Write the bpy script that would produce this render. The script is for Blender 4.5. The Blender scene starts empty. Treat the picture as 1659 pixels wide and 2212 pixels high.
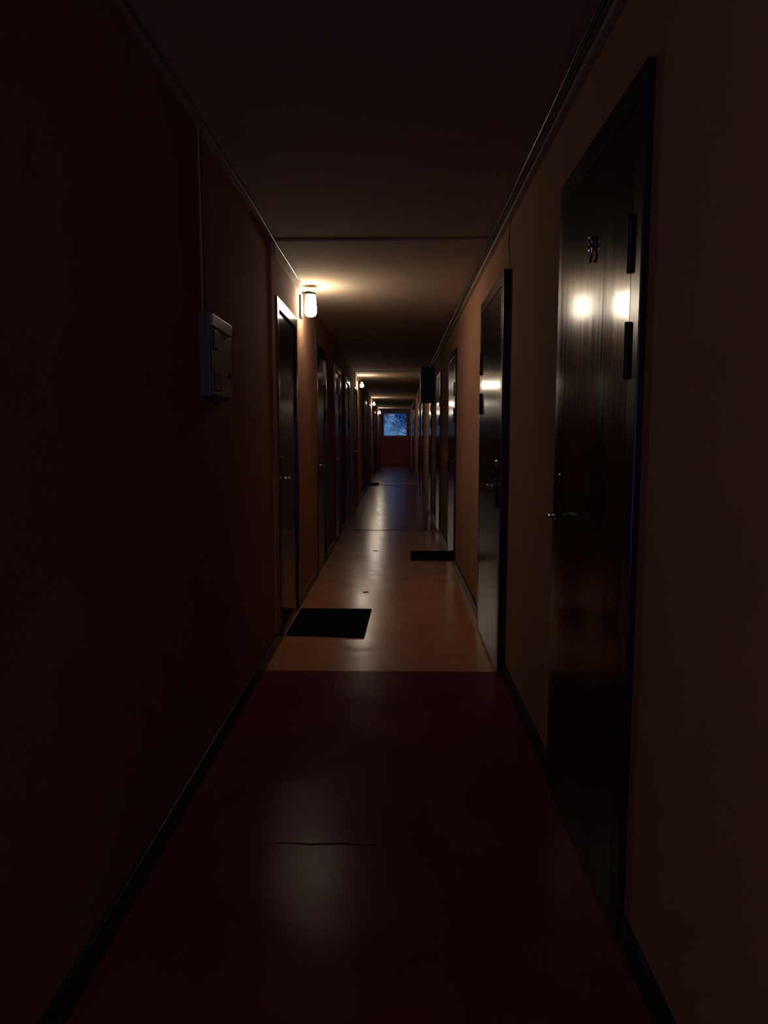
import bpy, bmesh, math, random
from mathutils import Vector, Matrix
random.seed(4)
sc = bpy.context.scene
EYE = 1.331
# ---------------------------------------------------------------- camera
f = 1540.0
a, b = 27.5 / f, 163.0 / f
Yc = Vector((a, b, 1)).normalized()
Zc = Vector((0, 1, -b)).normalized()
Xc = Yc.cross(Zc)
if Xc.x < 0: Xc = -Xc
cam_d = bpy.data.cameras.new('camera'); cam = bpy.data.objects.new('camera', cam_d)
sc.collection.objects.link(cam)
cam_d.sensor_fit = 'VERTICAL'; cam_d.sensor_height = 36.0; cam_d.lens = 36.0 * f / 2212.0
cam_d.clip_start = 0.05; cam_d.clip_end = 300
R = Matrix(((Xc.x, Xc.y, -Xc.z), (Yc.x, Yc.y, -Yc.z), (Zc.x, Zc.y, -Zc.z)))
cam.matrix_world = Matrix.Translation((0, 0, EYE)) @ R.to_4x4()
sc.camera = cam
# ---------------------------------------------------------------- world and exposure
w = bpy.data.worlds.new('dusk_sky'); sc.world = w; w.use_nodes = True
bg = w.node_tree.nodes['Background']
bg.inputs[1].default_value = 1.0
_nt = w.node_tree; _tc = _nt.nodes.new('ShaderNodeTexCoord'); _sx = _nt.nodes.new('ShaderNodeSeparateXYZ'); _cr = _nt.nodes.new('ShaderNodeValToRGB')
_nt.links.new(_tc.outputs['Generated'], _sx.inputs[0]); _mr = _nt.nodes.new('ShaderNodeMapRange'); _mr.inputs[1].default_value = -0.98; _mr.inputs[2].default_value = -0.95; _nt.links.new(_sx.outputs['Y'], _mr.inputs[0]); _nt.links.new(_mr.outputs[0], _cr.inputs[0]); _nt.links.new(_cr.outputs[0], bg.inputs[0])
_cr.color_ramp.elements[0].position = 0.0; _cr.color_ramp.elements[0].color = (0.75, 0.34, 1.6, 1)     # violet band added behind the viewer to tint the corridor's dark areas
_cr.color_ramp.elements[1].position = 1.0; _cr.color_ramp.elements[1].color = (0.13, 0.46, 1.0, 1)
vs = sc.view_settings
vs.view_transform = 'Standard'; vs.look = 'None'; vs.gamma = 1; vs.use_curve_mapping = False
vs.exposure = 0.0
LAMP_COL = (1.0, 0.84, 0.64)
JAR_L, BULB_L, REAR_L = 84.0, 180.0, 250.0

# ---------------------------------------------------------------- materials
def mat(name, col, rough=0.6, spec=0.5, metal=0.0, emis=None, es=0.0):
    m = bpy.data.materials.new(name); m.use_nodes = True
    p = m.node_tree.nodes['Principled BSDF']
    p.inputs['Base Color'].default_value = (*col, 1)
    p.inputs['Roughness'].default_value = rough
    p.inputs['Specular IOR Level'].default_value = spec
    p.inputs['Metallic'].default_value = metal
    if emis:
        p.inputs['Emission Color'].default_value = (*emis, 1)
        p.inputs['Emission Strength'].default_value = es
    return m
def texcoord(nt, scale):
    tc = nt.nodes.new('ShaderNodeTexCoord'); mp = nt.nodes.new('ShaderNodeMapping')
    mp.inputs['Scale'].default_value = scale
    nt.links.new(tc.outputs['Object'], mp.inputs[0]); return mp
def noise(m, scale, nscale, detail=4):
    nt = m.node_tree; mp = texcoord(nt, scale)
    n = nt.nodes.new('ShaderNodeTexNoise'); n.inputs['Scale'].default_value = nscale
    n.inputs['Detail'].default_value = detail
    nt.links.new(mp.outputs[0], n.inputs['Vector']); return n
def ramp(m, n, c0, c1, p0=0.3, p1=0.7):
    r = m.node_tree.nodes.new('ShaderNodeValToRGB')
    r.color_ramp.elements[0].position = p0; r.color_ramp.elements[0].color = (*c0, 1)
    r.color_ramp.elements[1].position = p1; r.color_ramp.elements[1].color = (*c1, 1)
    m.node_tree.links.new(n.outputs[0], r.inputs[0]); return r
def mottle(m, c0, c1, scale=(1, 1, 1), ns=3, p0=0.3, p1=0.7):
    r = ramp(m, noise(m, scale, ns), c0, c1, p0, p1)
    m.node_tree.links.new(r.outputs[0], m.node_tree.nodes['Principled BSDF'].inputs['Base Color'])
def rough_var(m, r0, r1, scale=(1, 1, 1), ns=3):
    r = ramp(m, noise(m, scale, ns), (r0,) * 3, (r1,) * 3)
    m.node_tree.links.new(r.outputs[0], m.node_tree.nodes['Principled BSDF'].inputs['Roughness'])
def bump(m, scale, ns, strength, dist, detail=4):
    nt = m.node_tree; n = noise(m, scale, ns, detail); bp = nt.nodes.new('ShaderNodeBump')
    bp.inputs['Strength'].default_value = strength; bp.inputs['Distance'].default_value = dist
    nt.links.new(n.outputs[0], bp.inputs['Height'])
    p = nt.nodes['Principled BSDF']
    if p.inputs['Normal'].links:
        nt.links.new(p.inputs['Normal'].links[0].from_socket, bp.inputs['Normal'])
    nt.links.new(bp.outputs[0], p.inputs['Normal'])

M_wall = mat('wall_paint', (0.4, 0.2, 0.12), 0.95, 0.05)
mottle(M_wall, (0.36, 0.19, 0.13), (0.42, 0.24, 0.155), (1, 1, 0.35), 1.6)
bump(M_wall, (1, 1, 1), 90, 0.25, 0.004)
M_end = mat('red_end_paint', (0.7, 0.19, 0.17), 0.9, 0.1)
mottle(M_end, (0.62, 0.16, 0.14), (0.75, 0.21, 0.19), (1, 1, 1), 2)
M_ceil = mat('ceiling_paint', (0.5, 0.42, 0.34), 0.95, 0.04)
mottle(M_ceil, (0.44, 0.36, 0.28), (0.52, 0.43, 0.33), (1, 1, 1), 2.0)
bump(M_ceil, (1, 1, 1), 60, 0.15, 0.004)
def floor_mat(name, c0, c1, sp=0.2, r0=0.17, r1=0.24):
    m = mat(name, c0, 0.3, sp)
    mottle(m, c0, c1, (1, 1, 1), 2.5)
    rough_var(m, r0, r1, (1, 1, 1), 5)
    bump(m, (0.6, 2.2, 1), 1.6, 0.22, 0.02, 1)
    bump(m, (1, 1, 1), 140, 0.12, 0.002, 2)
    return m
M_lred = floor_mat('red_linoleum', (0.13, 0.028, 0.04), (0.17, 0.04, 0.05), 0.5)
M_lworn = floor_mat('worn_red_linoleum', (0.13, 0.026, 0.042), (0.165, 0.036, 0.052), 0.05, 0.22, 0.27)
M_lworn.node_tree.nodes['Principled BSDF'].inputs['IOR'].default_value = 1.27
M_lbrn = floor_mat('brown_linoleum', (0.48, 0.20, 0.10), (0.58, 0.26, 0.135), 0.28)
M_seam = mat('seam_dirt', (0.01, 0.008, 0.008), 0.8, 0.1)
M_base = mat('dark_baseboard', (0.022, 0.028, 0.034), 0.32, 0.2)
M_door = mat('black_door_paint', (0.005, 0.006, 0.009), 0.2, 0.38)
rough_var(M_door, 0.13, 0.20, (30, 30, 1.0), 2)
bump(M_door, (60, 60, 2.0), 2, 0.03, 0.001, 2)
M_frame = mat('black_frame_paint', (0.009, 0.009, 0.012), 0.25, 0.35)
M_brown = mat('brown_leaf_paint', (0.03, 0.018, 0.013), 0.3, 0.5)
M_black = mat('matt_black_metal', (0.004, 0.004, 0.006), 0.45, 0.3)
M_chrome = mat('chrome', (0.7, 0.68, 0.64), 0.18, 0.5, 1.0)
M_brass = mat('brass', (0.7, 0.5, 0.22), 0.25, 0.5, 1.0)
M_grey = mat('grey_metal_paint', (0.045, 0.05, 0.05), 0.4, 0.35)
M_grey2 = mat('light_grey_plate', (0.13, 0.13, 0.125), 0.4, 0.4)
M_trunk = mat('cream_plastic', (0.42, 0.36, 0.3), 0.4, 0.4)
M_cable = mat('grey_cable', (0.10, 0.09, 0.08), 0.3, 0.4)
M_dcable = mat('dark_cable', (0.03, 0.03, 0.035), 0.25, 0.5)
M_mat = mat('black_rubber_mat', (0.003, 0.003, 0.004), 0.95, 0.05)
bump(M_mat, (1, 1, 1), 300, 0.5, 0.004)
M_white = mat('white_plastic', (0.6, 0.56, 0.5), 0.4, 0.4)
M_jar = mat('glowing_glass', (0.8, 0.8, 0.8), 0.3, 0.5, 0, LAMP_COL, JAR_L)
M_bulb = mat('glowing_bulb', (0.8, 0.8, 0.8), 0.3, 0.5, 0, LAMP_COL, BULB_L)
M_rear = mat('glowing_bulb_rear', (0.8, 0.8, 0.8), 0.3, 0.5, 0, LAMP_COL, REAR_L)
M_winf = mat('window_paint', (0.6, 0.6, 0.6), 0.4, 0.4)
M_leaf = mat('dusk_foliage', (0.01, 0.10, 0.20), 0.7, 0.2)
M_bark = mat('bark', (0.05, 0.05, 0.05), 0.8, 0.2)
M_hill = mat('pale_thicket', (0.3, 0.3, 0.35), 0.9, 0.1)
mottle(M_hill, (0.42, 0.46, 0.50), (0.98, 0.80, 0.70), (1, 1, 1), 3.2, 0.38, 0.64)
M_glass = bpy.data.materials.new('window_glass'); M_glass.use_nodes = True
_p = M_glass.node_tree.nodes['Principled BSDF']
_p.inputs['Transmission Weight'].default_value = 1; _p.inputs['Roughness'].default_value = 0.0
_p.inputs['IOR'].default_value = 1.08; _p.inputs['Specular IOR Level'].default_value = 0.1

# ---------------------------------------------------------------- mesh helpers
def box(bm, x0, x1, y0, y1, z0, z1, bev=0.0, mi=0):
    r = bmesh.ops.create_cube(bm, size=1)
    vs_ = r['verts']
    for v in vs_:
        v.co = Vector(((x0 + x1) / 2 + v.co.x * (x1 - x0), (y0 + y1) / 2 + v.co.y * (y1 - y0), (z0 + z1) / 2 + v.co.z * (z1 - z0)))
    fs = set(fc for v in vs_ for fc in v.link_faces)
    for fc in fs: fc.material_index = mi
    if bev > 0:
        es = list(set(e for v in vs_ for e in v.link_edges))
        bmesh.ops.bevel(bm, geom=es, offset=bev, segments=2, profile=0.7, affect='EDGES')
def tube(bm, pts, r, n=8):
    pts = [Vector(p) for p in pts]; rings = []
    rs = r if isinstance(r, (list, tuple)) else [r] * len(pts)
    up = Vector((0, 0, 1)); prev = None
    for i, p in enumerate(pts):
        t = (pts[min(i + 1, len(pts) - 1)] - pts[max(i - 1, 0)]).normalized()
        if prev is None:
            u = t.cross(up)
            if u.length < 0.05: u = t.cross(Vector((1, 0, 0)))
        else:
            u = prev - t * prev.dot(t)
        u.normalize(); prev = u; v = t.cross(u)
        rings.append([bm.verts.new(p + (u * math.cos(2 * math.pi * k / n) + v * math.sin(2 * math.pi * k / n)) * rs[i]) for k in range(n)])
    for A, B in zip(rings, rings[1:]):
        for k in range(n):
            bm.faces.new((A[k], A[(k + 1) % n], B[(k + 1) % n], B[k]))
    bm.faces.new(rings[0]); bm.faces.new(rings[-1])
def lathe(bm, cx, cy, prof, n=24):
    rings = [[bm.verts.new((cx + r * math.cos(2 * math.pi * k / n), cy + r * math.sin(2 * math.pi * k / n), z)) for k in range(n)] for r, z in prof]
    for A, B in zip(rings, rings[1:]):
        for k in range(n): bm.faces.new((A[k], A[(k + 1) % n], B[(k + 1) % n], B[k]))
    bm.faces.new(rings[0]); bm.faces.new(rings[-1])
def obj(name, bm, mats, parent=None, smooth=False, loc=None):
    bmesh.ops.recalc_face_normals(bm, faces=bm.faces[:])
    me = bpy.data.meshes.new(name); bm.to_mesh(me); bm.free()
    for m in (mats if isinstance(mats, (list, tuple)) else [mats]): me.materials.append(m)
    if smooth:
        for p in me.polygons: p.use_smooth = True
    o = bpy.data.objects.new(name, me); sc.collection.objects.link(o)
    if loc is not None: o.location = loc
    if parent: o.parent = parent
    return o
def tag(o, label=None, cat=None, group=None, kind=None):
    if label: o['label'] = label
    if cat: o['category'] = cat
    if group: o['group'] = group
    if kind: o['kind'] = kind
    return o
def empty(name, loc=(0, 0, 0)):
    o = bpy.data.objects.new(name, None); sc.collection.objects.link(o); o.location = loc
    o.empty_display_size = 0.1; return o
def new(): return bmesh.new()

# ---------------------------------------------------------------- layout (metres; the corridor runs along +Y)
XL, XR, H, YB, YE = -0.765, 0.60, 2.50, -3.2, 34.3
ZONES = [(-2.9, -0.4), (4.40, 6.84), (12.97, 15.4), (20.8, 23.2), (28.3, 30.7)]
REC, LREC = -0.009, -0.010
DH = 2.21
# (side, y0, y1, hinge_far, protrusion)
DOORS = [
 ('R', 1.765, 2.655, False, 0.018), ('R', 3.87, 4.90, True, 0.038), ('R', 7.22, 8.12, False, 0.018), ('R', 9.72, 10.62, False, 0.018),
 ('R', 12.15, 13.05, False, 0.018), ('R', 16.3, 17.2, False, 0.018), ('R', 18.6, 19.5, True, 0.018), ('R', 23.9, 24.8, False, 0.018),
 ('R', 26.4, 27.3, True, 0.018), ('R', 31.2, 32.1, False, 0.018),
 ('L', 4.56, 5.46, True, 0.016), ('L', 6.76, 7.68, True, 0.018), ('L', 8.75, 9.65, True, 0.018), ('L', 10.6, 11.5, True, 0.018),
 ('L', 12.85, 13.75, True, 0.018), ('L', 17.1, 18.0, True, 0.018), ('L', 19.9, 20.8, True, 0.018), ('L', 24.6, 25.5, True, 0.018),
 ('L', 27.2, 28.1, True, 0.018), ('L', 31.2, 32.1, True, 0.018)]

# ceiling with slightly lowered panels round the lamps
bm = new()
cuts = [YB] + [v for z in ZONES for v in z] + [YE]
for i in range(len(cuts) - 1):
    z0 = H + (REC if i % 2 == 1 else 0)
    box(bm, XL - 0.3, XR + 0.3, cuts[i], cuts[i + 1], z0, H + 0.25)
tag(obj('ceiling', bm, M_ceil), 'low cream corridor ceiling with slightly lowered panels around the lamps', 'ceiling', kind='structure')

# floor: linoleum runs; sheets change along the corridor
bm = new()
J = [YB, 2.21, 3.95, 10.12, 14.5, 19.6, 21.23, YE]
MI = [3, 3, 1, 0, 0, 1, 0]
for i in range(len(J) - 1):
    box(bm, XL - 0.3, XR + 0.3, J[i], J[i + 1], -0.2, 0, 0, MI[i])
def seam(y, x0, x1, wdt, wob):
    n = 14; lo = []; hi = []
    for k in range(n + 1):
        x = x0 + (x1 - x0) * k / n; yy = y + wob * math.sin(k * 0.9) + wob * 0.5 * math.sin(k * 2.3)
        ww = wdt * (0.35 + 0.65 * math.sin(math.pi * k / n))
        lo.append((x, yy - ww)); hi.append((x, yy + ww))
    for k in range(n):
        q = [bm.verts.new((p[0], p[1], 0.0012)) for p in (lo[k], lo[k + 1], hi[k + 1], hi[k])]
        bm.faces.new(q).material_index = 2
seam(2.21, -0.40, -0.06, 0.004, 0.003)
seam(10.12, XL + 0.03, 0.5, 0.03, 0.03)
seam(19.6, -0.6, 0.45, 0.10, 0.05)
seam(21.23, -0.5, 0.45, 0.10, 0.05)
tag(obj('floor', bm, [M_lred, M_lbrn, M_seam, M_lworn]), 'glossy red and brown linoleum corridor floor', 'floor', kind='structure')

# long walls with a niche for each door
def long_wall(side):
    bm = new(); s = 1 if side == 'R' else -1; X = XR if side == 'R' else XL
    ds = [d for d in DOORS if d[0] == side]
    ys = sorted(set([YB, YE] + [v for d in ds for v in (d[1], d[2])] + ([v for z in ZONES for v in z] if side == 'L' else [])))
    for y0, y1 in zip(ys, ys[1:]):
        m = (y0 + y1) / 2
        off = LREC if side == 'L' and any(z[0] < m < z[1] for z in ZONES) else 0
        xf = X + s * off; xb = X + s * 0.3
        if any(d[1] < m < d[2] for d in ds):
            box(bm, *sorted((xf, xb)), y0, y1, DH, H + 0.1)
            box(bm, *sorted((X + s * 0.07, xb)), y0, y1, 0, DH)
        else:
            box(bm, *sorted((xf, xb)), y0, y1, 0, H + 0.1)
    return bm
tag(obj('wall_right', long_wall('R'), M_wall), 'ochre painted right corridor wall', 'wall', kind='structure')
tag(obj('wall_left', long_wall('L'), M_wall), 'ochre painted left corridor wall', 'wall', kind='structure')
bm = new()  # unseen back wall; its opening is added to let the violet fill in
for q in ((XL - 0.3, -0.7, 0, H + 0.2), (0.53, XR + 0.3, 0, H + 0.2), (-0.7, 0.53, 0, 0.15), (-0.7, 0.53, 2.4, H + 0.2)):
    box(bm, q[0], q[1], YB - 0.2, YB, q[2], q[3])
tag(obj('wall_back', bm, M_wall), 'ochre wall behind the viewer with an opening added for violet fill light', 'wall', kind='structure')
# end wall with the window opening
WX0, WX1, WZ0, WZ1 = -0.637, 0.487, 1.352, 2.44
bm = new()
for q in ((XL - 0.3, WX0, 0, H + 0.25), (WX1, XR + 0.3, 0, H + 0.25), (WX0, WX1, 0, WZ0), (WX0, WX1, WZ1, H + 0.25)):
    box(bm, q[0], q[1], YE, YE + 0.3, q[2], q[3])
tag(obj('wall_end', bm, M_end), 'reddish end wall below and around the blue window', 'wall', kind='structure')

# baseboards
def baseboard(side):
    bm = new(); s = 1 if side == 'R' else -1; X = XR if side == 'R' else XL
    ds = [d for d in DOORS if d[0] == side]
    y = YB
    for d in sorted(ds, key=lambda d: d[1]) + [(side, YE, YE)]:
        if d[1] - y > 0.02: box(bm, *sorted((X - s * 0.014, X + s * 0.002)), y, d[1], 0, 0.085, 0.003)
        y = d[2]
    return bm
for sd, nm in (('L', 'left'), ('R', 'right')):
    tag(obj('baseboard_' + nm, baseboard(sd), M_base), 'dark glossy baseboard along the %s wall' % nm, 'baseboard', kind='structure')

# ---------------------------------------------------------------- window
wt = empty('window_1', ((WX0 + WX1) / 2, YE + 0.12, WZ0)); tag(wt, 'square blue dusk window at the far end of the corridor', 'window', kind='structure')
wl = Vector(wt.location)
def wobj(nm, bm, m):
    bmesh.ops.translate(bm, verts=bm.verts[:], vec=-wl); return obj(nm, bm, m, wt)
bm = new(); t = 0.03
y0, y1 = YE + 0.10, YE + 0.15
box(bm, WX0, WX0 + t, y0, y1, WZ0, WZ1, .003); box(bm, WX1 - t, WX1, y0, y1, WZ0, WZ1, .003)
box(bm, WX0 + t, WX1 - t, y0, y1, WZ0, WZ0 + t, .003); box(bm, WX0 + t, WX1 - t, y0, y1, WZ1 - t, WZ1, .003)
wobj('window_frame', bm, M_winf)
bm = new(); box(bm, WX0 + t, WX1 - t, YE + 0.122, YE + 0.128, WZ0 + t, WZ1 - t)
wobj('pane', bm, M_glass)
bm = new(); box(bm, WX0 - 0.03, WX1 + 0.03, YE - 0.04, YE + 0.10, WZ0 - 0.02, WZ0 + 0.008, .004)
wobj('window_sill', bm, M_winf)

# ---------------------------------------------------------------- doors
def dent(y):
    # the near door's steel skin is slightly dished: slope along the leaf, integrated
    def sl(u):
        if u < 0.12: return 0.0
        if u < 0.30: return 0.014 * math.sin(math.pi * (u - 0.12) / 0.18)
        if u < 0.72: return -0.036 * math.sin(math.pi * (u - 0.30) / 0.42)
        return 0.0
    n = 40; return sum(sl(y * (k + .5) / n) for k in range(n)) * y / n
LBL_R = ['near black door on the right wall with two bright lamp reflections and a metal number',
 'second black door on the right wall, in a thick protruding frame',
 'third door on the right wall, beside the far right doormat',
 'fourth door on the right wall, before the hanging black box',
 'fifth door on the right wall, under the hanging black box',
 'sixth door on the right wall, past the hanging black box',
 'seventh door on the right wall, before the third lamp',
 'eighth door on the right wall, past the third lamp',
 'ninth door on the right wall, before the fourth lamp',
 'last door on the right wall, nearest the window']
LBL_L = ['nearest door on the left wall, beside the black doormat, with lit frame head',
 'second door on the left wall, just past the brightest lamp, with bright lever',
 'third door on the left wall, in the dark stretch after the first lamp',
 'fourth door on the left wall, mid dark stretch between two lamps',
 'fifth door on the left wall, just before the second lamp',
 'sixth door on the left wall, past the second lamp',
 'seventh door on the left wall, just before the third lamp',
 'eighth door on the left wall, past the third lamp',
 'ninth door on the left wall, before the fourth lamp',
 'last door on the left wall, nearest the window']
ri = li = 0
for di, (side, y0, y1, hfar, pr) in enumerate(DOORS):
    s = 1 if side == 'R' else -1; X = XR if side == 'R' else XL
    if side == 'R': lab = LBL_R[ri]; ri += 1
    else: lab = LBL_L[li]; li += 1
    root = empty('door_%d' % (di + 1), (X, (y0 + y1) / 2, 0)); tag(root, lab, 'door', kind='structure')
    W = y1 - y0; base = Vector(root.location)
    # local frame: u along +Y from y0, d = depth out of the wall towards the corridor
    def B(bm, u0, u1, d0, d1, z0, z1, bev=0.0):
        xs = sorted((-s * d0, -s * d1))
        box(bm, xs[0], xs[1], u0 - W / 2, u1 - W / 2, z0, z1, bev)
    def P(u, d, z): return (-s * d, u - W / 2, z)
    fw = 0.072; eps = 0.0015
    bm = new()
    B(bm, eps, fw, -0.065, pr, 0.002, DH - eps, 0.003); B(bm, W - fw, W - eps, -0.065, pr, 0.002, DH - eps, 0.003)
    B(bm, fw, W - fw, -0.065, pr, DH - fw, DH - eps, 0.003)
    obj('door_frame', bm, M_frame, root)
    bm = new(); g = 0.005
    u0, u1, z0, z1 = fw + g, W - fw - g, 0.012, DH - fw - g
    if di == 0:
        n = 60; bmv = []
        for k in range(n + 1):
            u = u0 + (u1 - u0) * k / n; d = pr - dent(u - u0) * 1.0 - 0.001
            bmv.append((bm.verts.new(P(u, d, z0)), bm.verts.new(P(u, d, z1)), bm.verts.new(P(u, -0.04, z0)), bm.verts.new(P(u, -0.04, z1)), bm.verts.new(P(u, d, z0)), bm.verts.new(P(u, d, z1))))
        for A, C in zip(bmv, bmv[1:]):
            bm.faces.new((A[4], C[4], C[5], A[5])).smooth = True
            bm.faces.new((A[2], A[3], C[3], C[2])); bm.faces.new((A[0], A[2], C[2], C[0])); bm.faces.new((A[1], C[1], C[3], A[3]))
        bm.faces.new((bmv[0][0], bmv[0][1], bmv[0][3], bmv[0][2])); bm.faces.new((bmv[-1][0], bmv[-1][2], bmv[-1][3], bmv[-1][1]))
    elif side == 'L':
        B(bm, u0, u1, -0.06, 0.002, z0, z1, 0.002); pr = 0.003
    else:
        B(bm, u0, u1, -0.04, pr - 0.001, z0, z1, 0.002)
    obj('door_leaf', bm, M_door, root)
    hu = W - fw - 0.002 if hfar else fw + 0.002
    for zc in (EYE + 0.475, EYE + 0.215):
        bm = new(); r = 0.0065
        lathe(bm, 0, 0, [(r * .7, -.071), (r, -.067), (r, -.002), (r * .9, 0), (r, .002), (r, .067), (r * .7, .071)], 14)
        bmesh.ops.translate(bm, verts=bm.verts[:], vec=Vector(P(hu, pr + 0.0045, zc)))
        obj('hinge', bm, M_black, root, True)
    # lock side
    lu = fw + 0.06 if hfar else W - fw - 0.06; dr = 1 if hfar else -1
    bm = new(); B(bm, lu - 0.02, lu + 0.02, pr - 0.001, pr + 0.007, 0.93, 1.10, 0.003)
    obj('handle_plate', bm, M_black, root)
    bm = new()
    tube(bm, [P(lu, pr + 0.005, 1.055), P(lu, pr + 0.045, 1.055)], 0.009, 10)
    tube(bm, [P(lu - dr * 0.008, pr + 0.045, 1.055), P(lu + dr * 0.05, pr + 0.048, 1.056), P(lu + dr * 0.11, pr + 0.043, 1.053)], [0.009, 0.0085, 0.007], 10)
    obj('lever', bm, M_chrome, root, True)
    bm = new(); lathe(bm, 0, 0, [(0.019, 0), (0.019, 0.006), (0.012, 0.012)], 16)
    bmesh.ops.rotate(bm, verts=bm.verts[:], cent=(0, 0, 0), matrix=Matrix.Rotation(-s * math.pi / 2, 3, 'Y'))
    bmesh.ops.translate(bm, verts=bm.verts[:], vec=Vector(P(lu, pr - 0.001, 1.185)))
    obj('lock_cylinder', bm, M_chrome, root)
    if di == 0:
        # the number 9 in cast metal
        uc = 2.205 - y0; zc = EYE + 0.553; bm = new(); pts = []
        hgt = 0.075; rr = 0.017
        # text faces the corridor: reading left = far side (+Y) on the right wall
        for k in range(15):
            an = math.radians(-20 + k * 340 / 14)
            pts.append((rr * math.cos(an), hgt / 2 - rr * 1.15 + rr * 1.15 * math.sin(an)))
        tail = [(rr, hgt / 2 - rr * 1.4), (rr, 0.0), (rr * 0.75, -hgt * .3), (rr * 0.1, -hgt * 0.46), (-rr * .75, -hgt * 0.42)]
        tube(bm, [P(uc - p[0], pr + 0.007, zc + p[1]) for p in pts], 0.0045, 8)
        tube(bm, [P(uc - p[0], pr + 0.007, zc + p[1]) for p in tail], 0.0045, 8)
        obj('number_nine', bm, M_chrome, root, True)

# ---------------------------------------------------------------- lamps
def bracket(root, base, y, xlamp, ztop, m=M_grey, hp=0.05):
    bm = new(); box(bm, XL - LREC, XL - LREC + 0.018, y - 0.05, y + 0.05, ztop - hp, ztop + 0.02, 0.004)
    bmesh.ops.translate(bm, verts=bm.verts[:], vec=-base); obj('wall_plate', bm, m, root)
    bm = new(); tube(bm, [(XL - LREC + 0.02, y, ztop - 0.005), (xlamp - 0.02, y, ztop + 0.008), (xlamp, y, ztop + 0.004)], 0.008, 10)
    bmesh.ops.translate(bm, verts=bm.verts[:], vec=-base); obj('arm', bm, m, root, True)
def jar_lamp(x, y, zb, zt, label):
    base = Vector((x, y, zb)); root = empty('wall_lamp', base)
    tag(root, label, 'lamp', 'lamps along the left wall')
    bm = new(); h = zt - zb
    lathe(bm, 0, 0, [(0.020, 0), (0.038, 0.008), (0.046, 0.03), (0.047, 0.07), (0.044, h * .6), (0.040, h - .03), (0.036, h - .012)], 32)
    obj('glass_jar', bm, M_jar, root, True)
    bm = new(); lathe(bm, 0, 0, [(0.038, h - .014), (0.041, h - .010), (0.041, h - .001), (0.030, h + .004)], 32)
    obj('cap', bm, M_black, root)
    bracket(root, base, y, x, zt, M_grey, 0.19)
    return root
def bulb_lamp(x, y, zb, zt, label, m=M_bulb, group='lamps along the left wall'):
    base = Vector((x, y, zb)); root = empty('wall_lamp', base)
    tag(root, label, 'lamp', group)
    h = zt - zb; bm = new(); prof = []
    for k in range(11):
        an = -math.pi / 2 + 0.12 + k * (math.pi * 0.80) / 10
        prof.append((0.036 * math.cos(an), 0.037 + 0.037 * math.sin(an)))
    prof += [(0.017, 0.088), (0.014, 0.100)]
    lathe(bm, 0, 0, prof, 24); obj('bulb', bm, m, root, True)
    bm = new(); lathe(bm, 0, 0, [(0.016, 0.098), (0.02, 0.102), (0.02, h - .006), (0.012, h)], 20)
    obj('socket', bm, M_black, root)
    bracket(root, base, y, x, zt)
    return root
jar_lamp(-0.672, 5.67, EYE + 0.928, EYE + 1.108, 'nearest lamp, glowing glass jar on the left wall')
bulb_lamp(-0.665, 13.75, EYE + 0.93, EYE + 1.085, 'second lamp, bare pear bulb on the left wall past the dark stretch')
bulb_lamp(-0.68, 21.5, EYE + 0.925, EYE + 1.07, 'third bare bulb on the left wall, between the second and the farthest')
bulb_lamp(-0.69, 29.25, EYE + 0.925, EYE + 1.07, 'farthest bare bulb on the left wall, beside the window')
bulb_lamp(-0.69, -1.65, EYE + 0.955, EYE + 1.10, 'bare bulb on the left wall behind the viewer', M_rear)

# ---------------------------------------------------------------- trunking and cables
bm = new(); box(bm, XL - LREC, XL + 0.035, 4.405, 5.60, H - 0.085, H - 0.014, 0.003)
tag(obj('cable_trunking', bm, M_trunk), 'cream cable trunking leading to the nearest lamp on the left', 'trunking')
bm = new(); box(bm, XR - 0.026, XR - 0.001, YB, 32.0, H - 0.038, H - 0.014, 0.002)
tag(obj('cable_trunking', bm, M_trunk), 'long cream cable trunking in the right ceiling corner', 'trunking')
def run(x, z, ya, yb, amp, ph, r, m, step=0.25):
    bm = new(); pts = []; y = ya
    while y < yb:
        pts.append((x + amp * math.sin(y * 2.1 + ph) + amp * .6 * math.sin(y * 5.3 + ph), y, z + amp * .5 * math.sin(y * 3.3 + ph))); y += step
    tube(bm, pts, r, 6); return obj('ceiling_cable', bm, m, None, True)
tag(run(XR - 0.056, H - 0.019, YB, 31.0, 0.0022, 0.3, 0.0045, M_dcable), 'outer dark cable clipped to the ceiling along the right', 'cable')
tag(run(XR - 0.044, H - 0.018, YB, 31.0, 0.0015, 1.7, 0.0035, M_dcable), 'inner dark cable on the ceiling beside the right trunking', 'cable')
tag(run(XL + 0.044, H - 0.019, YB, 5.58, 0.004, 0.9, 0.004, M_cable, 0.15), 'wavy grey cable along the left ceiling edge to the nearest lamp', 'cable')
bm = new(); n = 16
tube(bm, [(XL + 0.003 + (XR - 0.03 - XL) * k / n, 8.42 + 0.05 * k / n, H - 0.004 - 0.045 * math.sin(math.pi * k / n)) for k in range(n + 1)], 0.0025, 6)
tag(obj('hanging_wire', bm, M_cable, None, True), 'thin wire sagging across the corridor under the ceiling', 'wire')
bm = new()
tube(bm, [(XL - LREC + 0.004, 6.40, H + 0.03), (XL - LREC + 0.004, 6.45, 2.42), (XL - LREC + 0.005, 6.56, 2.33), (XL - LREC + 0.006, 6.71, 2.22), (XL - LREC + 0.004, 6.745, 2.0), (XL - LREC + 0.004, 6.75, 1.2), (XL - LREC + 0.004, 6.75, 0.3)], 0.003, 6)
tag(obj('hanging_wire', bm, M_cable, None, True), 'thin wire drooping below the nearest lamp beside the second left door', 'wire')
bm = new()
tube(bm, [(XR - 0.004, 3.86, H - 0.03), (XR - 0.005, 3.93, 2.41), (XR - 0.005, 3.94, 2.33), (XR - 0.005, 3.88, 2.222)], 0.003, 6)
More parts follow.
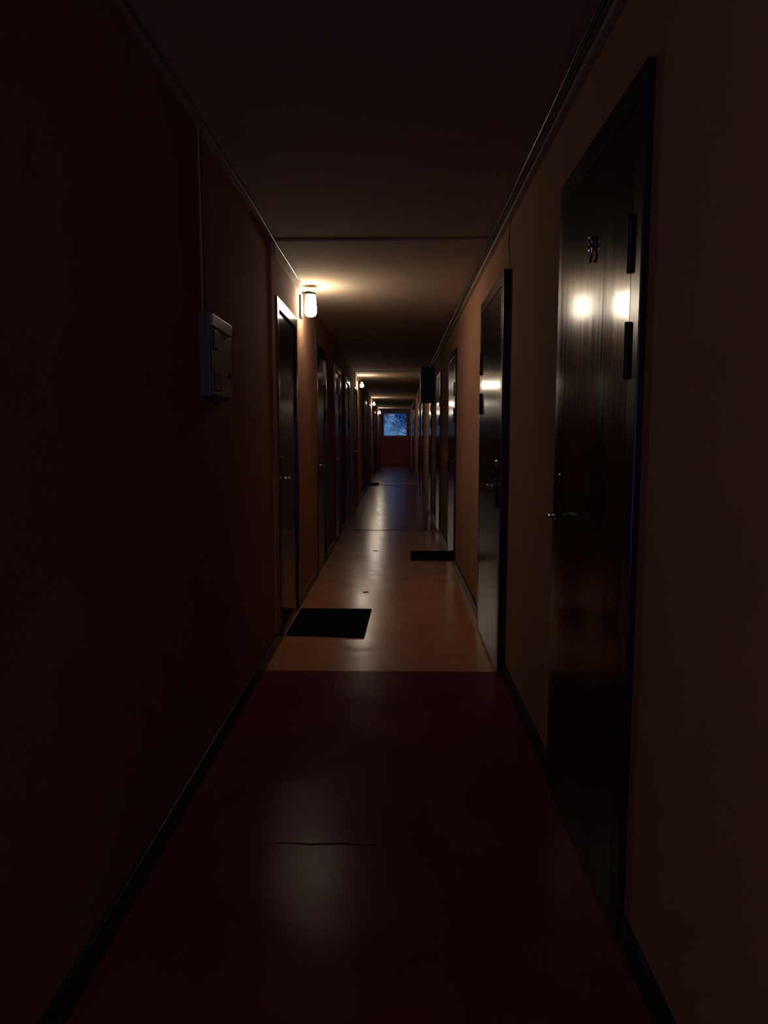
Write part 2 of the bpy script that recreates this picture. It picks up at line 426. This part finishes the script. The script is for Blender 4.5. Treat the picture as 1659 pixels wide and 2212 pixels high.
tag(obj('hanging_wire', bm, M_cable, None, True), 'thin wire dropping to the thick framed right door', 'wire')

# ---------------------------------------------------------------- meter box on the near left wall
root = empty('meter_box', (XL, 2.95, EYE + 0.156)); tag(root, 'small dark electric meter box on the near left wall', 'meter box')
bl = Vector(root.location)
def mobj(nm, bm, m, sm=False):
    bmesh.ops.translate(bm, verts=bm.verts[:], vec=-bl); return obj(nm, bm, m, root, sm)
zb, zt = EYE + 0.156, EYE + 0.474
bm = new(); box(bm, XL, XL + 0.045, 2.785, 3.125, zb, zt, 0.004); mobj('housing', bm, M_grey)
bm = new(); box(bm, XL + 0.044, XL + 0.056, 2.79, 3.12, zt - 0.05, zt - 0.002, 0.003); mobj('header_strip', bm, M_grey2)
bm = new(); box(bm, XL + 0.044, XL + 0.052, 2.795, 3.115, zb + 0.006, zt - 0.054, 0.003); cov = mobj('cover', bm, M_grey)
for yy0, yy1, q0, q1 in ((2.80, 2.87, 0.185, 0.255), (2.80, 2.90, 0.025, 0.10), (3.07, 3.11, 0.09, 0.115)):
    bm = new(); box(bm, XL + 0.050, XL + 0.060, yy0, yy1, zb + q0, zb + q1, 0.002); mobj('fuse_block', bm, M_black)
bm = new()
tube(bm, [(XL + 0.0055, 2.845, zt), (XL + 0.0055, 2.845, H)], 0.005, 10)
tag(obj('conduit_pipe', bm, M_wall, None, True), 'painted conduit rising from the meter box, nearer of the two', 'conduit')
bm = new()
tube(bm, [(XL + 0.005, 2.885, zt), (XL + 0.005, 2.885, H)], 0.0045, 10)
tag(obj('conduit_pipe', bm, M_wall, None, True), 'thinner painted conduit rising from the meter box, farther of the two', 'conduit')

# ---------------------------------------------------------------- black box hanging on the right wall
root = empty('junction_cabinet', (XR, 11.9, 1.883)); tag(root, 'large black metal cabinet hung high on the right wall', 'cabinet')
bl = Vector(root.location)
bm = new(); box(bm, 0.392, XR, 11.78, 12.10, 1.883, H - 0.040, 0.004); mobj('housing', bm, M_black)
bm = new(); box(bm, 0.384, 0.3925, 11.80, 12.08, 1.905, H - 0.09, 0.002); mobj('cabinet_door', bm, M_frame)
bm = new(); tube(bm, [(0.384, 11.83, 2.15), (0.374, 11.83, 2.15)], 0.008, 10); mobj('knob', bm, M_chrome)

# ---------------------------------------------------------------- doormats
def doormat(pts, label, h=0.010):
    cx = sum(p[0] for p in pts) / 4; cy = sum(p[1] for p in pts) / 4
    bm = new(); lo = [bm.verts.new((p[0] - cx, p[1] - cy, 0)) for p in pts]; hi = [bm.verts.new((p[0] - cx, p[1] - cy, h)) for p in pts]
    bm.faces.new(lo); bm.faces.new(hi)
    for k in range(4): bm.faces.new((lo[k], lo[(k + 1) % 4], hi[(k + 1) % 4], hi[k]))
    bmesh.ops.bevel(bm, geom=[e for e in bm.edges if all(v.co.z > h / 2 for v in e.verts)], offset=0.004, segments=2, affect='EDGES')
    o = obj('doormat', bm, M_mat, None, False, (cx, cy, 0.0015)); tag(o, label, 'doormat'); return o
doormat([(-0.745, 4.66), (-0.215, 4.62), (-0.192, 5.385), (-0.735, 5.395)], 'black rectangular doormat by the nearest left door')
doormat([(0.155, 7.62), (0.582, 7.585), (0.582, 8.20), (0.160, 8.19)], 'dark doormat by the third right door')
doormat([(-0.74, 19.3), (-0.50, 19.3), (-0.50, 20.5), (-0.74, 20.5)], 'small distant dark doormat at the left wall')
# crumbs of litter
for (x, y, L, ang, lab) in ((-0.262, 6.02, 0.022, 0.1, 'tiny dark scrap on the brown floor past the black doormat'), (-0.245, 8.25, 0.03, -0.5, 'tiny dark scrap on the floor in the long lamp reflection')):
    bm = new(); box(bm, -L, L, -0.007, 0.007, 0, 0.004, 0.001)
    o = obj('litter_scrap', bm, M_seam, None, False, (x, y, 0.0005)); o.rotation_euler.z = ang; tag(o, lab, 'litter')

# ---------------------------------------------------------------- outside the window
bm = new(); nx, nz = 70, 60
grid = [[None] * (nz + 1) for _ in range(nx + 1)]
for i in range(nx + 1):
    for j in range(nz + 1):
        x = -20 + 40 * i / nx; z = -6 + 22 * j / nz
        y = 52 + z * 0.9 + 1.0 * math.sin(x * 1.3 + z) + random.uniform(-0.8, 0.8)
        grid[i][j] = bm.verts.new((x + random.uniform(-.2, .2), y, z + random.uniform(-.2, .2)))
for i in range(nx):
    for j in range(nz):
        bm.faces.new((grid[i][j], grid[i + 1][j], grid[i + 1][j + 1], grid[i][j + 1]))
tag(obj('hillside', bm, M_hill), 'pale blue misty thicket slope seen through the end window', 'hillside', kind='structure')
tr = empty('tree', (0.75, 41.0, -6.0)); tag(tr, 'dark leafy tree at the right behind the end window', 'tree')
bm = new()
tube(bm, [(0, 0, 0), (0.05, 0, 5), (-0.1, 0, 8), (-0.1, 0, 11)], [0.2, 0.16, 0.1, 0.04], 8)
for k in range(14):
    z = 5.5 + k * 0.38; an = random.uniform(0, 6.28); L = random.uniform(0.9, 1.6)
    tube(bm, [(0, 0, z), (L * .5 * math.cos(an), L * .5 * math.sin(an), z + .25), (L * math.cos(an), L * math.sin(an), z + 0.4)], [0.025, 0.015, 0.008], 5)
obj('trunk', bm, M_bark, tr, True)
bm = new()
for k in range(1500):
    an = random.uniform(0, 6.28); rr = 0.95 * random.random() ** 0.5; z = random.gauss(8.55, 0.5)
    if z < 7.75: continue
    rr *= max(0.2, 1 - abs(z - 8.7) / 3.2)
    c = Vector((rr * math.cos(an), rr * math.sin(an), z))
    q = Matrix.Rotation(random.uniform(0, 6.28), 3, 'Z') @ Matrix.Rotation(random.uniform(0, 3.1), 3, 'X')
    sz = random.uniform(0.04, 0.10)
    bm.faces.new([bm.verts.new(c + q @ Vector(p)) for p in ((-sz, 0, 0), (0, -sz * .5, .01), (sz, 0, 0), (0, sz * .5, .01))])
o = obj('foliage', bm, M_leaf, tr); o['kind'] = 'stuff'
